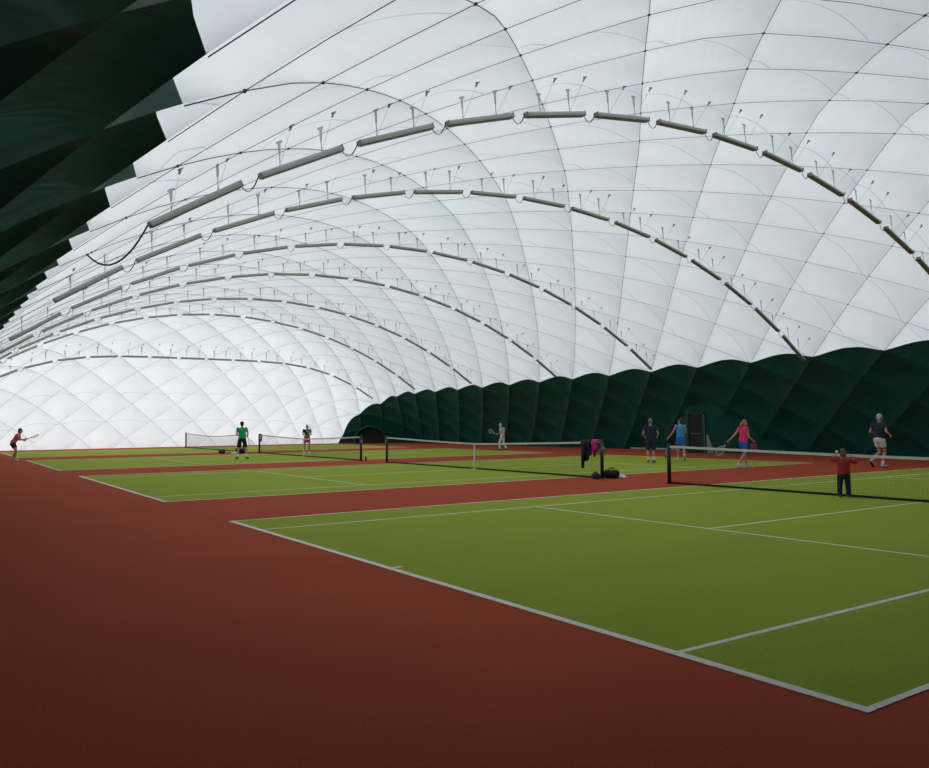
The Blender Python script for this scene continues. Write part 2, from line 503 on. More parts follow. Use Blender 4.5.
# ------------------------------------------------------------------ light arches
ORD = ['first', 'second', 'third', 'fourth', 'fifth', 'sixth', 'seventh', 'eighth', 'ninth', 'tenth', 'eleventh', 'twelfth', 'thirteenth', 'fourteenth', 'fifteenth']
ARCN = ['nearest light arch', 'second light arch from the front', 'third light arch from the front', 'fourth light arch from the front',
        'fifth light arch from the front', 'sixth light arch from the front', 'light row on the white end wall']
ARC_X = [0.86, -6.07, -14.34, -21.62, -30.17, -37.69]
ARC_O = [0.70, 0.20, 0.0, 0.0, 0.0, 0.15]
LR, LT = 24.393, 8.72
def fabric_above(p, nrm):
    """where the pillow surface lies beyond p along nrm"""
    x, y = p.x, p.y
    q = RR*math.asin(max(-1, min(1, (y-YC)/RR)))
    if q < 0: q /= 1.081
    pp = x
    if x < XF:
        lo, hi = XF-14, XF
        for _ in range(30):
            md = (lo+hi)/2
            if plan_x(md) < x: lo = md
            else: hi = md
        pp = lo
    return pp, q
def make_lamp(c, tng, up, label, group, nxt):
    """c: underside centre of the batten; tng along it; up towards the membrane"""
    side = tng.cross(up).normalized()
    t = thing('strip_light', label, 'strip light', c, 0, group)
    rot = Matrix((tng, side, up)).transposed()
    def P(a, s, u): return tng*a + side*s + up*u
    hl = 0.815
    bm = bmesh.new()
    sec = [(-0.085, 0.0), (0.085, 0.0), (0.075, 0.05), (0.03, 0.095), (-0.03, 0.095), (-0.075, 0.05)]
    ra = [bm.verts.new(P(-hl, s, u)) for s, u in sec]; rb = [bm.verts.new(P(hl, s, u)) for s, u in sec]
    for k in range(6): bm.faces.new((ra[k], ra[(k+1) % 6], rb[(k+1) % 6], rb[k]))
    bm.faces.new(ra[::-1]); bm.faces.new(rb)
    obj('housing', bm, M['lamp'], t, smooth=False)
    bm = bmesh.new(); add_box(bm, P(0, 0, -0.008), (hl*1.96, 0.13, 0.016), rot); obj('reflector', bm, M['lampdark'], t, smooth=False)
    for e in (-1, 1):
        bm = bmesh.new(); add_box(bm, P(e*(hl+0.006), 0, 0.042), (0.012, 0.15, 0.10), rot); obj('end_cap', bm, M['lampdark'], t, smooth=False)
    for a in (-0.42, 0.42):
        for dx in (-0.05, 0.50):
            p0 = V(c) + P(a, 0, 0.09)
            guess = p0 + V((dx, 0, 0.45/max(0.5, up.z)))
            pp, q = fabric_above(guess, up)
            for _ in range(8):
                f = surf(*ij(pp, q), off=-0.012)
                pp += 0.8*(guess.x - f.x); q += 0.8*(guess.y - f.y)
            f = surf(*ij(pp, q), off=-0.012)
            if (f - p0).length > 0.95: f = p0 + (f - p0).normalized()*0.95
            d = f - p0
            bm = bmesh.new()
            if dx < 0: segs = ((0, 0.45, 0.008, 0.008), (0.45, 0.9, 0.018, 0.028), (0.9, 1.0, 0.06, 0.06))
            else: segs = ((0, 0.8, 0.003, 0.003), (0.86, 0.96, 0.02, 0.028), (0.96, 1.0, 0.05, 0.05))
            for (f0, f1, w0, w1) in segs:
                qv = []
                for pt, w in ((p0+d*f0, w0), (p0+d*f1, w1)):
                    for s1, s2 in ((-1, -1), (1, -1), (1, 1), (-1, 1)):
                        qv.append(bm.verts.new(pt - V(c) + tng*w*s1 + side*min(w, 0.006)*s2))
                lo, hi = qv[:4], qv[4:]
                for k in range(4): bm.faces.new((lo[k], lo[(k+1) % 4], hi[(k+1) % 4], hi[k]))
                bm.faces.new(lo[::-1]); bm.faces.new(hi)
            obj('hanger', bm, M['strap'], t, smooth=False)
    if nxt is not None:         # slack flex to the next batten
        a = V(c) + P(hl, 0, 0.05); b = V(nxt)
        for part, (s0, s1), mat in (('flex', (0, 0.62), 'wirew'), ('flex', (0.62, 1.0), 'wire')):
            bm = bmesh.new(); pts = []
            for k in range(9):
                s = s0 + (s1-s0)*k/8
                pts.append(a.lerp(b, s) - V(c) - V((0, 0, 0.75*s*(1-s))))
            add_tube(bm, pts, 0.011, 5); obj(part, bm, M[mat], t)
    return t
def arch(ai, frames):
    vis = []
    for c, tng, up in frames:
        if in_view(c - tng*0.8) or in_view(c + tng*0.8): vis.append((c, tng, up))
    for k, (c, tng, up) in enumerate(vis):
        nxt = None
        if k+1 < len(vis):
            c2, t2, u2 = vis[k+1]; nxt = c2 - t2*0.852 + u2*0.05
        where = ARCN[ai]
        make_lamp(c, tng, up, '%s grey strip light from the left on the %s' % (ORD[k], where), 'strip lights of the ' + where, nxt)
for ai, (ax, ao) in enumerate(zip(ARC_X, ARC_O)):
    fr = []
    for k in range(-7, 8):
        th = (ao + k*2.02)/LR
        up = V((0, math.sin(th), math.cos(th))); tng = V((0, math.cos(th), -math.sin(th)))
        fr.append((V((ax, YC, LT-LR)) + up*(LR-0.05), tng, up))
    arch(ai, fr)
fr = []
def cap_lamp(y):
    x = -44.2; return V((x, y, height(x, y)-0.45))
for k in range(-7, 8):
    y = 11.65 + 1.94*k
    a, b = cap_lamp(y-0.7), cap_lamp(y+0.7)
    tng = (b-a).normalized(); up = V((0.55, 0, 1)); up = (up - tng*up.dot(tng)).normalized()
    fr.append(((a+b)/2, tng, up))
arch(6, fr)
# loose flex from the left end of the nearest arch
th = (ARC_O[0]-7*2.02)/LR
e0 = V((ARC_X[0], YC, LT-LR)) + V((0, math.sin(th), math.cos(th)))*LR - V((0, math.cos(th), -math.sin(th)))*0.85
bm = bmesh.new()
e1 = e0 + V((-0.35, -0.30, -0.50)); e2 = e0 + V((-0.6, -0.75, -0.42))
pts = [e0.lerp(e1, k/6) - V((0, 0, 0.25*(k/6)*(1-k/6))) for k in range(7)] + [e1.lerp(e2, k/6) - V((0, 0, 0.5*(k/6)*(1-k/6))) for k in range(1, 7)]
add_tube(bm, pts, 0.014, 6)
tag(obj('power_cable', bm, M['wire']), 'black loose cable hanging from the left end of the nearest light arch', 'cable')

# ------------------------------------------------------------------ base trim and doors
bm = bmesh.new()
add_tube(bm, [(-20.1, 30.36, 0.075), (-18.2, 30.34, 0.08), (-16.2, 30.3, 0.075)], 0.06, 8)
struct(obj('trim_1', bm, M['tube']))
bm = bmesh.new()
add_box(bm, (DOORX, 28.52, 1.0), (0.86, 0.05, 1.98))
d1 = struct(obj('door_1', bm, M['dark'], smooth=False))
bm = bmesh.new()
for sx in (-1, 1): add_box(bm, (DOORX+sx*0.47, 28.5, 1.01), (0.08, 0.12, 2.02))
add_box(bm, (DOORX, 28.5, 2.05), (1.02, 0.12, 0.08))
struct(obj('door_frame', bm, M['green'], d1, smooth=False))
bm = bmesh.new(); add_box(bm, (DOORX+0.55, 28.47, 1.0), (0.03, 0.03, 2.0)); struct(obj('frame_edge', bm, M['lampdark'], d1, smooth=False))
bm = bmesh.new(); add_tube(bm, [(DOORX-0.3, 28.46, 1.0), (DOORX+0.3, 28.46, 1.0)], 0.02, 8); struct(obj('push_bar', bm, M['lampdark'], d1))
bm = bmesh.new()                # pale stay flap beside the door
tri = [(DOORX+0.72, 0.02), (DOORX+1.16, 0.02), (DOORX+0.86, 0.92), (DOORX+0.76, 0.96)]
fa = [bm.verts.new((x, 28.35+0.28*(1-z)*0.3, z)) for x, z in tri]; fb = [bm.verts.new((x, 28.41+0.28*(1-z)*0.3, z)) for x, z in tri]
bm.faces.new(fa); bm.faces.new(fb[::-1])
for k in range(4): bm.faces.new((fa[k], fa[(k+1) % 4], fb[(k+1) % 4], fb[k]))
struct(obj('door_side_flap', bm, M['palegrey'], d1, smooth=False))

# low arched way out in the far corner
ac = V((-46.4, 26.9, 0)); an = V((0.88, -0.47, 0)).normalized(); ar = V((0, 0, 1)).cross(an)
def arch_pts(w, h, n=20): return [(w*math.cos(PI*k/n), h*math.sin(PI*k/n)**0.8) for k in range(n+1)]
bm = bmesh.new()
ro = [ar*a + V((0, 0, b)) for a, b in arch_pts(1.35, 1.5)]
ri = [ar*a + V((0, 0, b)) for a, b in arch_pts(1.2, 1.36)]
rings = [[bm.verts.new(ac + p + an*d) for p in r] for r, d in ((ro, 0.35), (ri, 0.35), (ri, -0.9), (ro, -0.9))]
for a in range(4):
    for k in range(20):
        bm.faces.new((rings[a][k], rings[a][k+1], rings[(a+1) % 4][k+1], rings[(a+1) % 4][k]))
d2 = struct(obj('door_2', bm, M['green']))
bm = bmesh.new()  # flat dark sheet, its colour stands for the shade inside the tunnel
fa = [bm.verts.new(ac + p - an*0.1) for p in ri]; fb = [bm.verts.new(ac + p - an*0.14) for p in ri]
bm.faces.new(fa); bm.faces.new(fb[::-1])
for k in range(20): bm.faces.new((fa[k], fa[k+1], fb[k+1], fb[k]))
struct(obj('tunnel_shade_panel', bm, M['dark'], d2, smooth=False))

# ------------------------------------------------------------------ people
def vadd(a, b): return V(a) + V(b)
def hand(bm, wrist, d, n, curl, side, sc=1.0):
    """palm and five fingers. d: fingers' direction, n: palm normal, side: +1 thumb along d x n"""
    d = V(d).normalized(); n = (V(n) - d*V(n).dot(d)).normalized(); a = d.cross(n)*side
    w = V(wrist)
    palm_end = w + d*0.088*sc
    for k in (-1.5, -0.5, 0.5, 1.5):
        add_caps(bm, w + a*k*0.012*sc, palm_end + a*k*0.020*sc, 0.014*sc, 0.0125*sc, 8)
    lens = {1.5: 0.072, 0.5: 0.082, -0.5: 0.077, -1.5: 0.060}
    for k, ln in lens.items():
        p = palm_end + a*k*0.020*sc; ang = 0.0; seg = ln*sc/3*1.05; r = 0.0098*sc
        for q in range(3):
            ang += curl*(0.9 if q else 0.6)
            dd = d*math.cos(ang) + n*math.sin(ang)
            p2 = p + dd*seg; add_caps(bm, p, p2, r, r*0.92, 8); p = p2; r *= 0.92
    p = w + d*0.026*sc + a*0.024*sc
    t1 = (d*0.6 + a*0.75 + n*0.25).normalized(); p2 = p + t1*0.042*sc
    t2 = (d*0.85 + a*0.25 + n*(0.2+0.5*min(1, curl))).normalized(); p3 = p2 + t2*0.032*sc
    add_caps(bm, p, p2, 0.0135*sc, 0.011*sc, 8); add_caps(bm, p2, p3, 0.011*sc, 0.0092*sc, 8)
    return w + d*0.085*sc + n*0.030*sc, a      # where a handle lies in the fist, and its axis

def person(label, pos, heading, H, J, dress, group='people on the courts', hip=1.0, child=False, girth=1.0):
    """J: joints in a 1.75 m figure, x to its right, y ahead, z up. heading: world angle of 'ahead'."""
    S = H/1.75
    root = thing('person', label, 'person', pos, heading - PI/2, group)
    P = lambda v: V(v)*S
    pel, chest, neck, head = (V(J[k]) for k in ('pelvis', 'chest', 'neck', 'head'))
    right = V(J.get('right', (1, 0, 0))).normalized()
    look = V(J.get('look', (0, 1, 0))).normalized()
    bm = bmesh.new()
    R = lambda r: r*S*girth
    sw = J.get('sw', 1.0)
    # trunk
    tor = [(pel - V((0, 0, 0.10)), 0.10*hip, 0.085), (pel - V((0, 0, 0.04)), 0.155*hip, 0.108), (pel + V((0, 0, 0.05)), 0.152*hip, 0.105)]
    tor += [(pel.lerp(chest, 0.5), 0.128, 0.092), (chest, 0.150*sw, 0.108), (chest.lerp(neck, 0.55), 0.160*sw, 0.098), (chest.lerp(neck, 0.86), 0.105*sw, 0.070), (neck, 0.055, 0.056)]
    add_loft(bm, [(P(c), R(a), R(b)) for c, a, b in tor], 16, right)
    # head with a face
    hs = (1.22 if child else 1.0)/girth
    lr = look.cross(V((0, 0, 1))).normalized(); lu = lr.cross(look).normalized()
    HR = Matrix((lr, look, lu)).transposed()
    def HP(x, y, z): return P(head + (lr*x + look*y + lu*z)*hs*girth)
    add_caps(bm, P(neck - V((0, 0, 0.03))), HP(0, -0.02, -0.05), R(0.054), R(0.052))
    add_ball(bm, HP(0, -0.012, 0.025), R(0.076*hs), R(0.096*hs), R(0.098*hs), HR, 18)
    add_ball(bm, HP(0, 0.022, -0.045), R(0.058*hs), R(0.066*hs), R(0.072*hs), HR, 16)
    add_ball(bm, HP(0, 0.064, -0.092), R(0.026*hs), R(0.022*hs), R(0.022*hs), HR, 10)
    add_caps(bm, HP(0, 0.082, 0.010), HP(0, 0.103, -0.030), R(0.010*hs), R(0.0155*hs), 8)
    add_caps(bm, HP(-0.045, 0.072, 0.026), HP(0.045, 0.072, 0.026), R(0.013*hs), R(0.013*hs), 8)
    for s in (-1, 1):
        add_ball(bm, HP(s*0.078, -0.01, -0.012), R(0.012*hs), R(0.022*hs), R(0.033*hs), HR, 8)
        add_ball(bm, HP(s*0.040, 0.062, -0.028), R(0.022*hs), R(0.020*hs), R(0.020*hs), HR, 8)
    grips = {}
    for s, sd in ((-1, 'L'), (1, 'R')):
        sh, el, wr = (V(J[k+sd]) for k in ('sh', 'el', 'wr'))
        add_caps(bm, P(sh), P(el), R(0.050), R(0.037)); add_caps(bm, P(el), P(el.lerp(wr, 0.3)), R(0.038), R(0.037)); add_caps(bm, P(el.lerp(wr, 0.3)), P(wr), R(0.037), R(0.025))
        add_ball(bm, P(sh), R(0.060))
        dd = V(J.get('hd'+sd, wr-el)); nn = V(J.get('hn'+sd, (-s, 0, 0)))
        grips[sd] = hand(bm, P(wr), dd, nn, J.get('curl'+sd, 0.35), s*J.get('thumb'+sd, 1), S)
        hp, kn, an = (V(J[k+sd]) for k in ('hip', 'kn', 'an'))
        add_caps(bm, P(hp), P(hp.lerp(kn, 0.45)), R(0.087*hip), R(0.076)); add_caps(bm, P(hp.lerp(kn, 0.45)), P(kn), R(0.076), R(0.053))
        cal = kn.lerp(an, 0.33) - V(J.get('calf'+sd, (0, 0.014, 0)))
        add_caps(bm, P(kn), P(cal), R(0.051), R(0.055)); add_caps(bm, P(cal), P(an), R(0.055), R(0.034))
        toe = V(J['toe'+sd]); fd = (toe-an); 
        heel = an - V((fd.x, fd.y, 0)).normalized()*0.035 + V((0, 0, -0.045))
        add_caps(bm, P(an), P(toe.lerp(an, 0.15)), R(0.032), R(0.024)); add_caps(bm, P(an), P(heel), R(0.032), R(0.028))
    remeshed('body', bm, dress.get('skin', M['skin']), root, 0.0075*S, 3)
    # face details
    for s in (-1, 1):
        bm = bmesh.new(); add_ball(bm, HP(s*0.031, 0.079, 0.004), R(0.010*hs), R(0.008*hs), R(0.007*hs), HR, 8); obj('eye', bm, M['eye'], root)
    bm = bmesh.new(); add_ball(bm, HP(0, 0.081, -0.060), R(0.022*hs), R(0.008*hs), R(0.006*hs), HR, 10); obj('mouth', bm, M['lip'], root)
    # hair: a cap set back from the face
    hair = dress['hair']; bm = bmesh.new()
    add_ball(bm, HP(0, -0.026, 0.040), R(0.088*hs), R(0.098*hs), R(0.100*hs), HR, 18)
    if dress.get('hairlen', 0) > 0:
        add_ball(bm, HP(0, -0.050, -0.025), R(0.082*hs), R(0.072*hs), R(0.105*hs), HR, 14)
    else:
        add_ball(bm, HP(0, -0.052, -0.005), R(0.078*hs), R(0.066*hs), R(0.082*hs), HR, 14)
    ho = remeshed('hair', bm, hair, root, 0.008*S, 3)
    if dress.get('ponytail'):
        bm = bmesh.new(); a = HP(0, -0.115, 0.045); sway = V(J.get('tail', (0, -0.06, -0.26)))
        add_tube(bm, [a, a+P(sway*0.25+V((0, -0.03, 0.01))), a+P(sway*0.6+V((0, -0.02, 0))), a+P(sway)], [R(0.022), R(0.038), R(0.032), R(0.008)], 10)
        obj('ponytail', bm, hair, ho)
    # top
    g = 0.020
    bm = bmesh.new()
    hem = dress.get('hem', 0.06)
    top = [(pel - V((0, 0, hem)), 0.172*hip+0.004, 0.128), (pel + V((0, 0, 0.06)), 0.163*hip+0.004, 0.122), (pel.lerp(chest, 0.5), 0.128+g+0.008, 0.092+g+0.008), (chest, 0.150*sw+g, 0.108+g),
           (chest.lerp(neck, 0.55), 0.160*sw+g, 0.098+g), (chest.lerp(neck, 0.86), 0.112*sw+g*0.7, 0.070+g*0.6), (chest.lerp(neck, 0.99), 0.070, 0.068)]
    add_loft(bm, [(P(c), R(a), R(b)) for c, a, b in top], 18, right)
    sl = dress.get('sleeve', 0.55)
    for sd in 'LR':
        sh, el, wr = (V(J[k+sd]) for k in ('sh', 'el', 'wr'))
        if sl > 0:
            add_ball(bm, P(sh), R(0.071))
            if sl <= 1: add_tube(bm, [P(sh), P(sh.lerp(el, sl))], [R(0.070), R(0.062)], 12)
            else:
                add_tube(bm, [P(sh), P(el)], [R(0.068), R(0.056)], 12); add_ball(bm, P(el), R(0.057)); add_tube(bm, [P(el), P(el.lerp(wr, sl-1))], [R(0.056), R(0.046)], 12)
        else: add_ball(bm, P(sh - V((sh.x, 0, 0))*0.12), R(0.066))
    remeshed('shirt', bm, dress['top'], root, 0.010*S, 2)
    # shorts, skirt or trousers
    bm = bmesh.new(); kind = dress['bottom'][0]; ln = dress['bottom'][1]
    if kind == 'skirt':
        kz = max((V(J['hipL'])-V(J['knL'])).length, 0.3)
        lowc = pel - V((0, 0, 0.12 + ln*0.4)) + (V(J['knL'])+V(J['knR'])-V(J['hipL'])-V(J['hipR']))*0.5*V((1, 1, 0)).length*0.0
        spread = abs(V(J['knL']).y - V(J['knR']).y)
        add_loft(bm, [(P(pel + V((0, 0, 0.07))), R(0.150*hip), R(0.112)), (P(pel - V((0, 0, 0.06))), R(0.186*hip), R(0.145)), (P(lowc), R(0.215*hip), R(0.165+0.2*spread))], 20, right)
    else:
        add_loft(bm, [(P(pel + V((0, 0, 0.08))), R(0.158*hip), R(0.118)), (P(pel - V((0, 0, 0.05))), R(0.176*hip), R(0.132)), (P(pel - V((0, 0, 0.13))), R(0.150*hip), R(0.115))], 18, right)
        for sd in 'LR':
            hp, kn, an = (V(J[k+sd]) for k in ('hip', 'kn', 'an'))
            if ln <= 1:
                e = hp.lerp(kn, ln)
                add_tube(bm, [P(hp), P(hp.lerp(e, 0.5)), P(e)], [R(0.100), R(0.100), R(0.098)], 14); add_ball(bm, P(hp), R(0.100))
            else:
                add_ball(bm, P(hp), R(0.098)); add_tube(bm, [P(hp), P(kn)], [R(0.097), R(0.075)], 14); add_ball(bm, P(kn), R(0.075)); add_tube(bm, [P(kn), P(kn.lerp(an, 0.97))], [R(0.075), R(0.068)], 14)
    remeshed({'skirt': 'skirt', 'shorts': 'shorts', 'trousers': 'trousers'}[kind], bm, dress['bottom'][2], root, 0.010*S, 2)
    # socks and shoes
    for sd in 'LR':
        an, kn, toe = (V(J[k+sd]) for k in ('an', 'kn', 'toe'))
        if dress.get('sock'):
            bm = bmesh.new(); up = an.lerp(kn, dress['sock'])
            add_tube(bm, [P(an - V((0, 0, 0.03))), P(an), P(up)], [R(0.042), R(0.043), R(0.052)], 12); obj('sock', bm, dress.get('sockmat', M['sock']), root)
        fd = toe - an; hz = V((fd.x, fd.y, 0)).normalized(); fl = V((fd.x, fd.y, fd.z+0.045)).normalized()
        side = hz.cross(V((0, 0, 1)))
        heel = an - fl*0.055 + V((0, 0, -0.048))
        # shoe: sole bottom rides at the joint's own height
        bm = bmesh.new(); upv = side.cross(fl).normalized()
        st = [(-0.005, 0.024, 0.050, 0.068), (0.03, 0.036, 0.052, 0.085), (0.09, 0.040, 0.040, 0.075), (0.16, 0.047, 0.032, 0.058), (0.225, 0.046, 0.026, 0.046), (0.268, 0.026, 0.018, 0.028)]
        rings = []
        for tt, wd, hh, _ in st:
            c = heel + fl*tt; ring = []
            for k in range(12):
                ang = 2*PI*k/12; z = math.sin(ang)
                zz = (hh*2-0.005)*z if z > 0 else 0.030*z*0.9
                ring.append(bm.verts.new(P(c + side*math.cos(ang)*wd + upv*(zz-0.008))))
            rings.append(ring)
        for a, b in zip(rings, rings[1:]):
            for k in range(12): bm.faces.new((a[k], a[(k+1) % 12], b[(k+1) % 12], b[k]))
        bm.faces.new(rings[0][::-1]); bm.faces.new(rings[-1])
        so = obj('shoe', bm, dress['shoe'], root)
        bm = bmesh.new(); pr = []
        for tt, wd, hh, _ in st:
            c = heel + fl*tt - upv*0.030
            pr.append((bm.verts.new(P(c + side*(wd+0.003))), bm.verts.new(P(c - side*(wd+0.003))), bm.verts.new(P(c - side*(wd+0.003) - upv*0.012)), bm.verts.new(P(c + side*(wd+0.003) - upv*0.012))))
        for a, b in zip(pr, pr[1:]):
            for k in range(4): bm.faces.new((a[k], a[(k+1) % 4], b[(k+1) % 4], b[k]))
        bm.faces.new(pr[0][::-1]); bm.faces.new(pr[-1]); obj('sole', bm, dress.get('sole', M['sock']), so)
    # lowest sole to the ground
    bpy.context.view_layer.update()
    lo = min((o.matrix_world @ v.co).z for o in root.children_recursive if o.name.split('.')[0] == 'sole' for v in o.data.vertices)
    root.location.z -= lo - 0.001
    bpy.context.view_layer.update()
    def world(v): return root.matrix_world @ V(v)
    def wdir(v): return (root.matrix_world.to_3x3() @ V(v)).normalized()
    return root, S, {k: (world(g[0]), wdir(g[1])) for k, g in grips.items()}, world, wdir

def base_pose(**kw):
    J = dict(pelvis=(0, 0, 0.96), chest=(0, 0.0, 1.27), neck=(0, -0.005, 1.49), head=(0, 0.025, 1.635),
             shL=(-0.185, 0, 1.43), shR=(0.185, 0, 1.43), elL=(-0.24, -0.03, 1.14), elR=(0.24, -0.03, 1.14), wrL=(-0.25, 0.04, 0.90), wrR=(0.25, 0.04, 0.90),
             hipL=(-0.09, 0, 0.90), hipR=(0.09, 0, 0.90), knL=(-0.11, 0.015, 0.50), knR=(0.11, 0.015, 0.50), anL=(-0.12, -0.02, 0.09), anR=(0.12, -0.02, 0.09),
             toeL=(-0.145, 0.17, 0.035), toeR=(0.145, 0.17, 0.035))
    J.update(kw); return J

def racket(label, grip, axis, face, frame_mat, group='tennis rackets', back=0.07):
    """grip: point in the fist, axis: towards the head, face: normal of the strings"""
    axis = V(axis).normalized(); face = (V(face) - axis*V(face).dot(axis)).normalized(); sd = axis.cross(face)
    t = thing('tennis_racket', label, 'racket', grip, 0, group)
    A = lambda a, b, c=0: axis*a + sd*b + face*c
    bm = bmesh.new(); add_tube(bm, [A(-back, 0), A(-back+0.012, 0), A(0.13, 0)], [0.019, 0.016, 0.0145], 8); obj('grip', bm, M['shoedark'], t)
    bm = bmesh.new()
    ctr, ra, rb = 0.425, 0.165, 0.128
    pts = [A(ctr + ra*math.cos(2*PI*k/32), rb*math.sin(2*PI*k/32)) for k in range(33)]
    add_tube(bm, pts, 0.011, 6)
    for s in (-1, 1): add_tube(bm, [A(0.12, s*0.006), A(0.20, s*0.018), A(ctr - ra*0.86, s*rb*0.52)], 0.010, 6)
    obj('frame', bm, frame_mat, t)
    bm = bmesh.new()
    for k in range(-7, 8):
        y = k*rb/8; h = ra*math.sqrt(max(0, 1-(y/rb)**2)); add_tube(bm, [A(ctr-h, y), A(ctr+h, y)], 0.0012, 3, False)
    for k in range(-8, 9):
        x = k*ra/9; h = rb*math.sqrt(max(0, 1-(x/ra)**2)); add_tube(bm, [A(ctr+x, -h), A(ctr+x, h)], 0.0012, 3, False)
    obj('strings', bm, M['string'], t)
    return t
def ang(dx, dy): return math.atan2(dy, dx)
def facing_cam(pos): return ang(CAM.x-pos[0], CAM.y-pos[1])
HB, HBR, HBL, HG = cloth('hair_dark', (0.022, 0.015, 0.012)), cloth('hair_auburn', (0.10, 0.030, 0.014)), cloth('hair_blond', (0.36, 0.22, 0.10)), cloth('hair_grey', (0.48, 0.46, 0.42))
RIGHT_OF_VIEW = ang(cr.x, cr.y)              # the compass angle of "to the right" in the photograph

# woman far left, leaning into a stroke towards the right
p0 = (-30.45, -0.55, 0)
_, _, G, _, wd = person('person in pink top and black shorts, leaning forward, racket held out, far left', p0, RIGHT_OF_VIEW+0.15, 1.66,
    base_pose(pelvis=(0, -0.06, 0.88), chest=(0, 0.12, 1.18), neck=(0, 0.22, 1.37), head=(0, 0.29, 1.50), look=(0, 1, -0.12), shL=(-0.17, 0.16, 1.31), shR=(0.17, 0.20, 1.31),
              elL=(-0.20, 0.22, 1.06), wrL=(-0.12, 0.42, 1.02), elR=(0.19, 0.30, 1.05), wrR=(0.16, 0.53, 1.08), hipL=(-0.09, -0.05, 0.83), hipR=(0.09, -0.05, 0.83),
              knL=(-0.13, 0.06, 0.47), knR=(0.13, 0.16, 0.48), anL=(-0.16, -0.14, 0.09), anR=(0.16, 0.08, 0.09), toeL=(-0.18, 0.06, 0.035), toeR=(0.19, 0.28, 0.035), curlR=1.05, curlL=0.8),
    dict(top=cloth('top_salmon', (0.80, 0.17, 0.20)), sleeve=0.35, bottom=('shorts', 0.5, M['black']), hair=HB, hairlen=1, shoe=M['shoe'], sock=0.12), hip=1.06)
g, a = G['R']; racket('racket with red frame held out by the person far left', g, wd((0.10, 0.80, 0.25)), wd((0.5, 0.1, 0.8)), cloth('frame_red', (0.45, 0.07, 0.06)))

# man in green from behind
p0 = (-24.07, 8.38, 0)
away = lambda p: facing_cam(p) + PI
_, _, G, _, wd = person('person in bright green shirt and black shorts standing with back turned', p0, away(p0)-0.1, 1.77,
    base_pose(anL=(-0.21, -0.03, 0.09), anR=(0.21, 0.0, 0.09), toeL=(-0.30, 0.13, 0.035), toeR=(0.28, 0.16, 0.035), knL=(-0.16, 0.03, 0.50), knR=(0.16, 0.04, 0.50), elL=(-0.25, 0.05, 1.15), wrL=(-0.12, 0.24, 1.08), elR=(0.27, 0.0, 1.16), wrR=(0.24, 0.23, 1.08), look=(0.1, 1, 0), curlR=1.05),
    dict(top=cloth('top_green', (0.015, 0.42, 0.11)), bottom=('shorts', 0.85, M['black']), hair=HB, shoe=M['shoedark'], sock=0.35))
g, a = G['R']; racket('racket held low on the right side of the person in green', g, wd((0.30, 0.35, -0.55)), wd((0.2, 0.9, 0.2)), cloth('frame_silver', (0.4, 0.42, 0.44)))

# woman in dark top and pink skirt, facing the camera
p0 = (-28.82, 13.72, 0)
_, _, G, _, wd = person('person in black top and pink skirt standing beyond the third net', p0, facing_cam(p0)+0.12, 1.60,
    base_pose(chest=(0, 0.03, 1.26), neck=(0, 0.06, 1.47), head=(0, 0.10, 1.61), look=(0.05, 1, -0.1), elL=(-0.26, 0.02, 1.16), wrL=(-0.12, 0.26, 1.10), elR=(0.26, 0.02, 1.16), wrR=(0.10, 0.27, 1.08), knL=(-0.13, 0.05, 0.50), knR=(0.13, 0.05, 0.50), anL=(-0.17, 0, 0.09), anR=(0.17, 0, 0.09), curlR=1.0, curlL=1.0),
    dict(top=cloth('top_charcoal', (0.018, 0.015, 0.022)), bottom=('skirt', 0.45, cloth('skirt_pink', (0.50, 0.06, 0.16))), hair=HBR, hairlen=1, shoe=M['shoe'], sock=0.12), hip=1.05)
g, a = G['R']; racket('racket held by the person in the pink skirt', g, wd((-0.15, 0.35, 0.9)), wd((0.1, 1, -0.3)), cloth('frame_white', (0.6, 0.6, 0.62)))

# person all in white walking left on the far side
p0 = (-23.95, 23.80, 0)
_, _, G, _, wd = person('person in white shirt and white trousers walking, by the green wall', p0, RIGHT_OF_VIEW+PI-0.55, 1.60,
    base_pose(chest=(0, 0.05, 1.26), neck=(0, 0.10, 1.47), head=(0, 0.15, 1.61), look=(0, 1, -0.15), knL=(-0.10, 0.16, 0.50), anL=(-0.11, 0.13, 0.10), toeL=(-0.12, 0.33, 0.06), knR=(0.10, -0.03, 0.50), anR=(0.11, -0.24, 0.12), toeR=(0.12, -0.06, 0.035),
              elL=(-0.24, 0.02, 1.15), wrL=(-0.20, 0.25, 1.06), elR=(0.24, -0.03, 1.14), wrR=(0.22, 0.16, 1.02), curlL=1.05, curlR=0.6),
    dict(top=cloth('top_offwhite', (0.52, 0.56, 0.56)), sleeve=0.8, bottom=('trousers', 2, cloth('trousers_white', (0.62, 0.65, 0.64))), hair=HG, shoe=M['shoedark']))
g, a = G['L']; racket('racket carried by the person dressed in white', g, wd((0, 0.75, 0.35)), wd((0.9, 0, 0.3)), cloth('frame_silver', (0.4, 0.42, 0.44)))

# man in navy, back turned
p0 = (-8.52, 19.47, 0)
person('person in navy shirt and navy shorts standing with back turned', p0, away(p0)-0.05, 1.72,
    base_pose(elL=(-0.29, -0.02, 1.16), wrL=(-0.22, 0.18, 1.02), elR=(0.30, -0.02, 1.17), wrR=(0.27, 0.20, 1.07), look=(0, 1, -0.1), anL=(-0.11, -0.02, 0.09), anR=(0.11, -0.02, 0.09), sw=1.08),
    dict(top=cloth('top_navy', (0.012, 0.014, 0.060)), bottom=('shorts', 0.95, cloth('shorts_navy', (0.014, 0.014, 0.050))), hair=cloth('hair_greying', (0.20, 0.16, 0.13)), shoe=M['shoedark'], sock=0.4), hip=1.08)

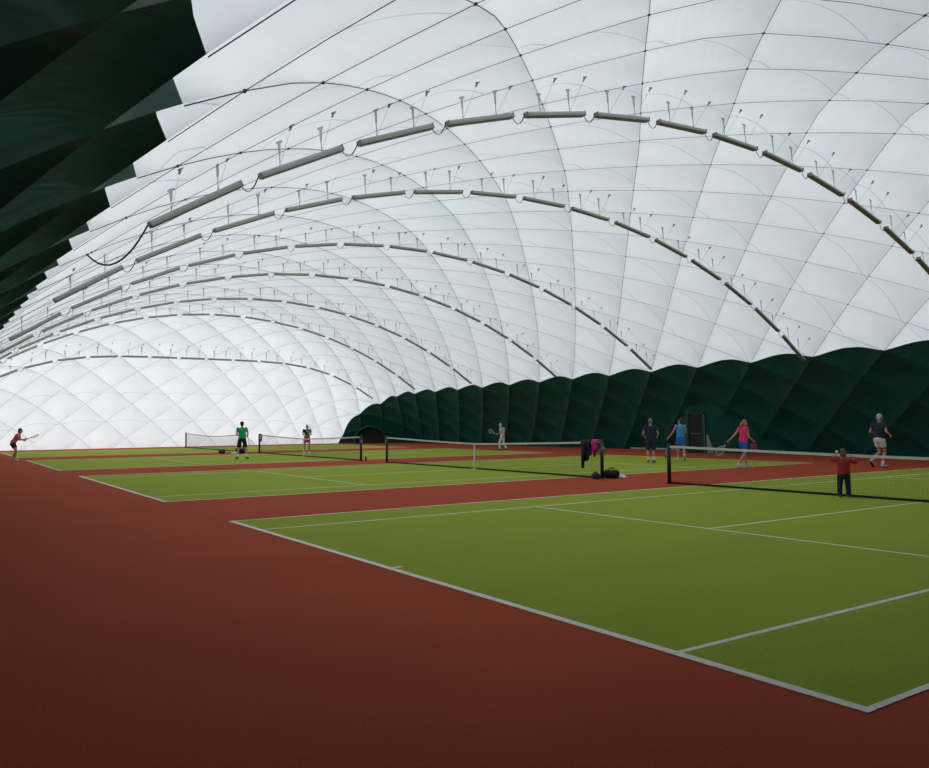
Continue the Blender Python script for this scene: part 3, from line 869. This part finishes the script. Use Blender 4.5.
# woman in blue, walking away, left hand towards the net post
p0 = (-8.8, 21.55, 0)
person('person in sky-blue sleeveless top and blue skirt walking away, red-haired', p0, away(p0)+0.15, 1.70,
    base_pose(look=(-0.8, 0.7, 0), elL=(-0.30, 0.02, 1.18), wrL=(-0.46, 0.10, 0.98), knL=(-0.10, 0.10, 0.50), anL=(-0.10, 0.10, 0.09), toeL=(-0.11, 0.29, 0.035), knR=(0.10, -0.02, 0.49), anR=(0.11, -0.30, 0.20), toeR=(0.11, -0.20, 0.035), elR=(0.24, 0.05, 1.15), wrR=(0.16, 0.27, 1.08)),
    dict(top=cloth('top_sky', (0.035, 0.30, 0.62)), sleeve=0, bottom=('skirt', 0.42, cloth('skirt_blue', (0.015, 0.10, 0.50))), hair=HBR, hairlen=1, shoe=M['shoe'], sock=0.12), hip=1.04)

# woman in pink walking right
p0 = (-3.84, 18.95, 0)
_, _, G, W_, wd = person('person in bright pink top and blue shorts walking to the right, blond ponytail', p0, RIGHT_OF_VIEW+0.45, 1.64,
    base_pose(chest=(0, 0.03, 1.27), neck=(0, 0.05, 1.48), head=(0, 0.09, 1.62), look=(0.1, 1, -0.15), elL=(-0.27, -0.14, 1.20), wrL=(-0.36, -0.34, 1.00), elR=(0.24, 0.02, 1.15), wrR=(0.22, 0.24, 1.0), curlR=1.05, curlL=0.9,
              knL=(-0.10, 0.17, 0.50), anL=(-0.10, 0.24, 0.10), toeL=(-0.11, 0.44, 0.07), knR=(0.10, -0.06, 0.50), anR=(0.10, -0.36, 0.14), toeR=(0.10, -0.19, 0.035), tail=(0, -0.10, -0.26)),
    dict(top=cloth('top_hotpink', (0.75, 0.035, 0.17)), sleeve=0.3, bottom=('shorts', 0.5, cloth('shorts_blue', (0.015, 0.12, 0.55))), hair=HBL, hairlen=1, ponytail=True, shoe=M['shoe'], sock=0.10), hip=1.05)
g, a = G['L']; racket('racket in the trailing hand of the person in bright pink', g, wd((-0.15, -0.55, -0.55)), wd((1, 0, 0.2)), cloth('frame_white', (0.6, 0.6, 0.62)))
g, a = G['R']
bm = bmesh.new()            # a small carrier bag in the leading hand
add_loft(bm, [(V((0, 0, -0.36)), 0.15, 0.055), (V((0, 0, -0.30)), 0.17, 0.075), (V((0, 0, -0.16)), 0.16, 0.065), (V((0, 0, -0.07)), 0.12, 0.025)], 16)
bg_ = thing('shoulder_bag', 'small purple-pink bag hanging from the hand of the person in bright pink', 'bag', g, RIGHT_OF_VIEW+0.45)
obj('pouch', bm, cloth('bag_plum', (0.22, 0.03, 0.16)), bg_)
bm = bmesh.new(); add_tube(bm, [(-0.10, 0, -0.08), (-0.05, 0, -0.01), (0, 0, 0.012), (0.05, 0, -0.01), (0.10, 0, -0.08)], 0.008, 6); obj('strap', bm, M['black'], bg_)

# man in navy tee and white shorts, running right
p0 = (-1.17, 22.71, 0)
person('person in navy tee and white shorts striding, white-haired, beyond the nearest net', p0, away(p0)-0.55, 1.80,
    base_pose(chest=(0, 0.02, 1.27), neck=(0, 0.04, 1.49), head=(0, 0.07, 1.635), look=(0.25, 1, -0.05), elL=(-0.28, -0.05, 1.17), wrL=(-0.22, 0.20, 1.10), elR=(0.28, -0.04, 1.17), wrR=(0.25, 0.22, 1.05),
              knR=(0.09, 0.14, 0.50), anR=(0.07, 0.03, 0.09), toeR=(0.08, 0.22, 0.035), knL=(-0.05, 0.10, 0.49), anL=(-0.13, -0.27, 0.24), toeL=(-0.13, -0.16, 0.06), curlL=0.9, curlR=0.9, sw=1.06),
    dict(top=cloth('top_navytee', (0.020, 0.018, 0.050)), bottom=('shorts', 0.55, cloth('shorts_white', (0.66, 0.66, 0.68))), hair=HG, shoe=M['shoe'], sock=0.28, sole=M['shoedark']), hip=1.04)

# child in red, hands up by the head
p0 = (4.05, 11.60, 0)
_, _, G, _, wd = person('child in red jumper and dark trousers, hands raised beside the head', p0, away(p0)+0.05, 1.06,
    base_pose(pelvis=(0, 0, 0.80), chest=(0, 0, 1.10), neck=(0, 0.0, 1.34), head=(0, 0.02, 1.52), shL=(-0.185, 0, 1.28), shR=(0.185, 0, 1.28), elL=(-0.37, 0.03, 1.31), wrL=(-0.25, 0.05, 1.44), elR=(0.40, 0.03, 1.22), wrR=(0.30, 0.07, 1.36),
              hdL=(0.35, 0.0, 0.9), hdR=(-0.3, 0.05, 0.9), hnL=(0.9, 0, -0.3), hnR=(-0.9, 0, -0.3), hipL=(-0.10, 0, 0.76), hipR=(0.10, 0, 0.76), knL=(-0.13, 0.02, 0.42), knR=(0.13, 0.02, 0.42), anL=(-0.14, -0.01, 0.09), anR=(0.14, -0.01, 0.09), curlL=0.6, curlR=0.9, sw=1.05),
    dict(top=cloth('top_red', (0.36, 0.022, 0.035)), sleeve=1.6, bottom=('trousers', 2, cloth('trousers_dark', (0.016, 0.017, 0.030))), hair=cloth('hair_brown', (0.15, 0.085, 0.04)), hairlen=1, shoe=M['shoedark']), hip=1.05, child=True, girth=1.18)
g, a = G['L']
bm = bmesh.new(); add_ball(bm, (0, 0, 0), 0.034, seg=16)
b_ = obj('tennis_ball', bm, M['ball']); b_.location = g + V((0, 0, 0.035)); tag(b_, 'yellow tennis ball held up beside the head of the child in red', 'ball')

# ------------------------------------------------------------------ belongings at the nets
def drape(name, label, cat, x, w, front, backl, mat, seed, h, extra=()):
    """a garment folded over the net's headband at x, hanging down both sides"""
    rnd = random.Random(seed); bm = bmesh.new(); nx, nl = 10, 14
    rows = []
    for k in range(-nl, nl+1):
        t = k/nl; row = []
        ln = front if t < 0 else backl
        z = h + 0.035 - abs(t)*ln
        y = math.copysign(0.040 + 0.02*min(1, abs(t)*3), t) if k else 0.0
        for m in range(nx+1):
            s = m/nx - 0.5
            ww = w*(1 - 0.25*abs(t)*(0.6+0.4*math.sin(seed)))
            fold = 0.018*math.sin(s*16+seed+t*2)*min(1, abs(t)*3)
            zz = z - (0.05*math.sin(s*5+seed)*abs(t))
            row.append(bm.verts.new((s*ww + 0.02*math.sin(k*0.7+seed), y + (fold if k else 0), zz)))
        rows.append(row)
    for a, b in zip(rows, rows[1:]):
        for m in range(nx): bm.faces.new((a[m], a[m+1], b[m+1], b[m]))
    o = obj(name, bm, mat); so = o.modifiers.new('thick', 'SOLIDIFY'); so.thickness = 0.016; so.offset = 0
    o.location = (x, NY, 0)
    tag(o, label, cat)
    for (sx, y, z0, z1, r, em) in extra:
        bm = bmesh.new(); add_tube(bm, [(sx, y, z0), (sx+0.02, y*1.15, (z0+z1)/2), (sx-0.01, y*1.05, z1)], [r, r*0.95, r*0.75], 10); obj('sleeve', bm, em, o)
    return o
nx2 = 11.884 - PITCH[1]
drape('jacket', 'black jacket hung over the second net near its right post', 'jacket', nx2-0.62, 0.40, 0.58, 0.42, M['black'], 1.0, 1.07, [(-0.06, -0.11, 0.95, 0.28, 0.06, M['black'])])
drape('sweater', 'magenta top hung over the second net against its right post', 'clothing', nx2-0.245, 0.25, 0.36, 0.30, M['magenta'], 2.2, 1.085, [(0.03, -0.08, 0.82, 0.62, 0.035, M['black'])])
nx3 = -0.914 - PITCH[2]
drape('jacket', 'purple jacket hung on the left post of the third net', 'jacket', nx3+0.19, 0.24, 0.52, 0.4, M['purple'], 3.0, 1.08)

def duffel(label, pos, rz, ln, r, mat, group=None, trim=None):
    t = thing('sports_bag', label, 'bag', pos, rz, group)
    bm = bmesh.new()
    add_loft(bm, [(V((-ln/2, 0, r*0.92)), r*0.75, r*0.75), (V((-ln/2+0.04, 0, r*0.96)), r*1.05, r*0.95), (V((0, 0, r*0.9)), r*1.15, r*0.9), (V((ln/2-0.04, 0, r*0.96)), r*1.05, r*0.95), (V((ln/2, 0, r*0.92)), r*0.75, r*0.75)], 16, V((0, 1, 0)))
    obj('bag_body', bm, mat, t)
    for s in (-1, 1):
        bm = bmesh.new(); add_tube(bm, [(-ln*0.2, s*r*0.5, r*1.72), (-ln*0.1, s*r*0.3, r*2.3), (ln*0.1, s*r*0.3, r*2.3), (ln*0.2, s*r*0.5, r*1.72)], 0.012, 6); obj('handle', bm, trim or M['black'], t)
    return t
duffel('black sports bag lying at the right post of the second net', (nx2+0.06, NY+0.31, 0), 0.3, 0.42, 0.13, M['black'])
duffel('small black bag in front of the right post of the second net', (nx2+0.02, NY-0.27, 0), -0.3, 0.30, 0.09, cloth('bag_charcoal', (0.02, 0.02, 0.022)))
def towel(label, pos, rz, mat):
    bm = bmesh.new(); r = bmesh.ops.create_grid(bm, x_segments=12, y_segments=10, size=0.5)
    for v in bm.verts:
        x, y = v.co.x, v.co.y; rr = max(0, 1-(4*x*x+4*y*y)*0.9)
        v.co = V((x*0.34, y*0.26, 0.012 + 0.085*rr + 0.018*math.sin(x*19)*math.cos(y*17)*(0.3+rr)))
        v.co.z = max(0.009, v.co.z)
    o = obj('towel', bm, mat); m = o.modifiers.new('thick', 'SOLIDIFY'); m.thickness = 0.012; m.offset = 0
    o.location = pos; o.rotation_euler = (0, 0, rz); return tag(o, label, 'towel')
towel('white towel crumpled beside the bags at the second net', (nx2+0.10, NY+0.66, 0), 0.3, M['sock'])
duffel('black sports bag on the ground behind the person in green', (-32.0, 11.05, 0), 0.9, 0.62, 0.16, M['black'])
duffel('black and white bag on the ground left of the person in green', (-32.55, 10.1, 0), 0.4, 0.36, 0.13, cloth('bag_slate', (0.035, 0.037, 0.045)), trim=M['sock'])
towel('white cloth on the ground beside the bag behind the person in green', (-31.9, 10.62, 0), 0.8, M['sock'])
bx = 11.884 - PITCH[2]
t = thing('water_bottle', 'small dark water bottle standing at the right post of the third net', 'bottle', (bx+0.24, NY+0.12, 0))
bm = bmesh.new(); add_tube(bm, [(0, 0, 0.0), (0, 0, 0.02), (0, 0, 0.17), (0, 0, 0.205), (0, 0, 0.22)], [0.034, 0.037, 0.037, 0.022, 0.018], 14); obj('bottle_body', bm, cloth('bottle_navy', (0.02, 0.025, 0.04), 0.3), t)
bm = bmesh.new(); add_tube(bm, [(0, 0, 0.22), (0, 0, 0.25)], [0.02, 0.016], 12); obj('cap', bm, M['sock'], t)

# ------------------------------------------------------------------ overcast sky outside, brighter beyond the far end
w = bpy.data.worlds.new('world'); SC.world = w; w.use_nodes = True
nt = w.node_tree
for n in list(nt.nodes): nt.nodes.remove(n)
out = nt.nodes.new('ShaderNodeOutputWorld'); bg = nt.nodes.new('ShaderNodeBackground')
tc = N(nt, 'ShaderNodeTexCoord'); sx = N(nt, 'ShaderNodeSeparateXYZ'); nt.links.new(tc.outputs['Generated'], sx.inputs[0])
vert = ramp(nt, sx.outputs[2], [(0.0, (0.55, 0.56, 0.54)), (0.02, (1.30, 1.34, 1.30)), (0.40, (1.02, 1.07, 1.09)), (1.0, (0.60, 0.67, 0.78))])
dt = N(nt, 'ShaderNodeVectorMath', operation='DOT_PRODUCT'); nt.links.new(tc.outputs['Generated'], dt.inputs[0])
dt.inputs[1].default_value = V((-0.75, -0.25, 0.50)).normalized()
lobe = ramp(nt, dt.outputs['Value'], [(0.0, (0.66, 0.68, 0.70)), (0.5, (0.97, 0.97, 0.97)), (1.0, (2.2, 2.17, 2.12))])
mx = N(nt, 'ShaderNodeMixRGB', blend_type='MULTIPLY'); mx.inputs[0].default_value = 1
nt.links.new(vert, mx.inputs[1]); nt.links.new(lobe, mx.inputs[2]); nt.links.new(mx.outputs[0], bg.inputs['Color'])
bg.inputs['Strength'].default_value = 1.0
nt.links.new(bg.outputs[0], out.inputs['Surface'])

SC.view_settings.view_transform = 'Standard'; SC.view_settings.look = 'None'
SC.view_settings.gamma = 1.0; SC.view_settings.use_curve_mapping = False
SC.view_settings.exposure = 0.46
SC.cycles.max_bounces = 10; SC.cycles.diffuse_bounces = 6; SC.cycles.transmission_bounces = 6
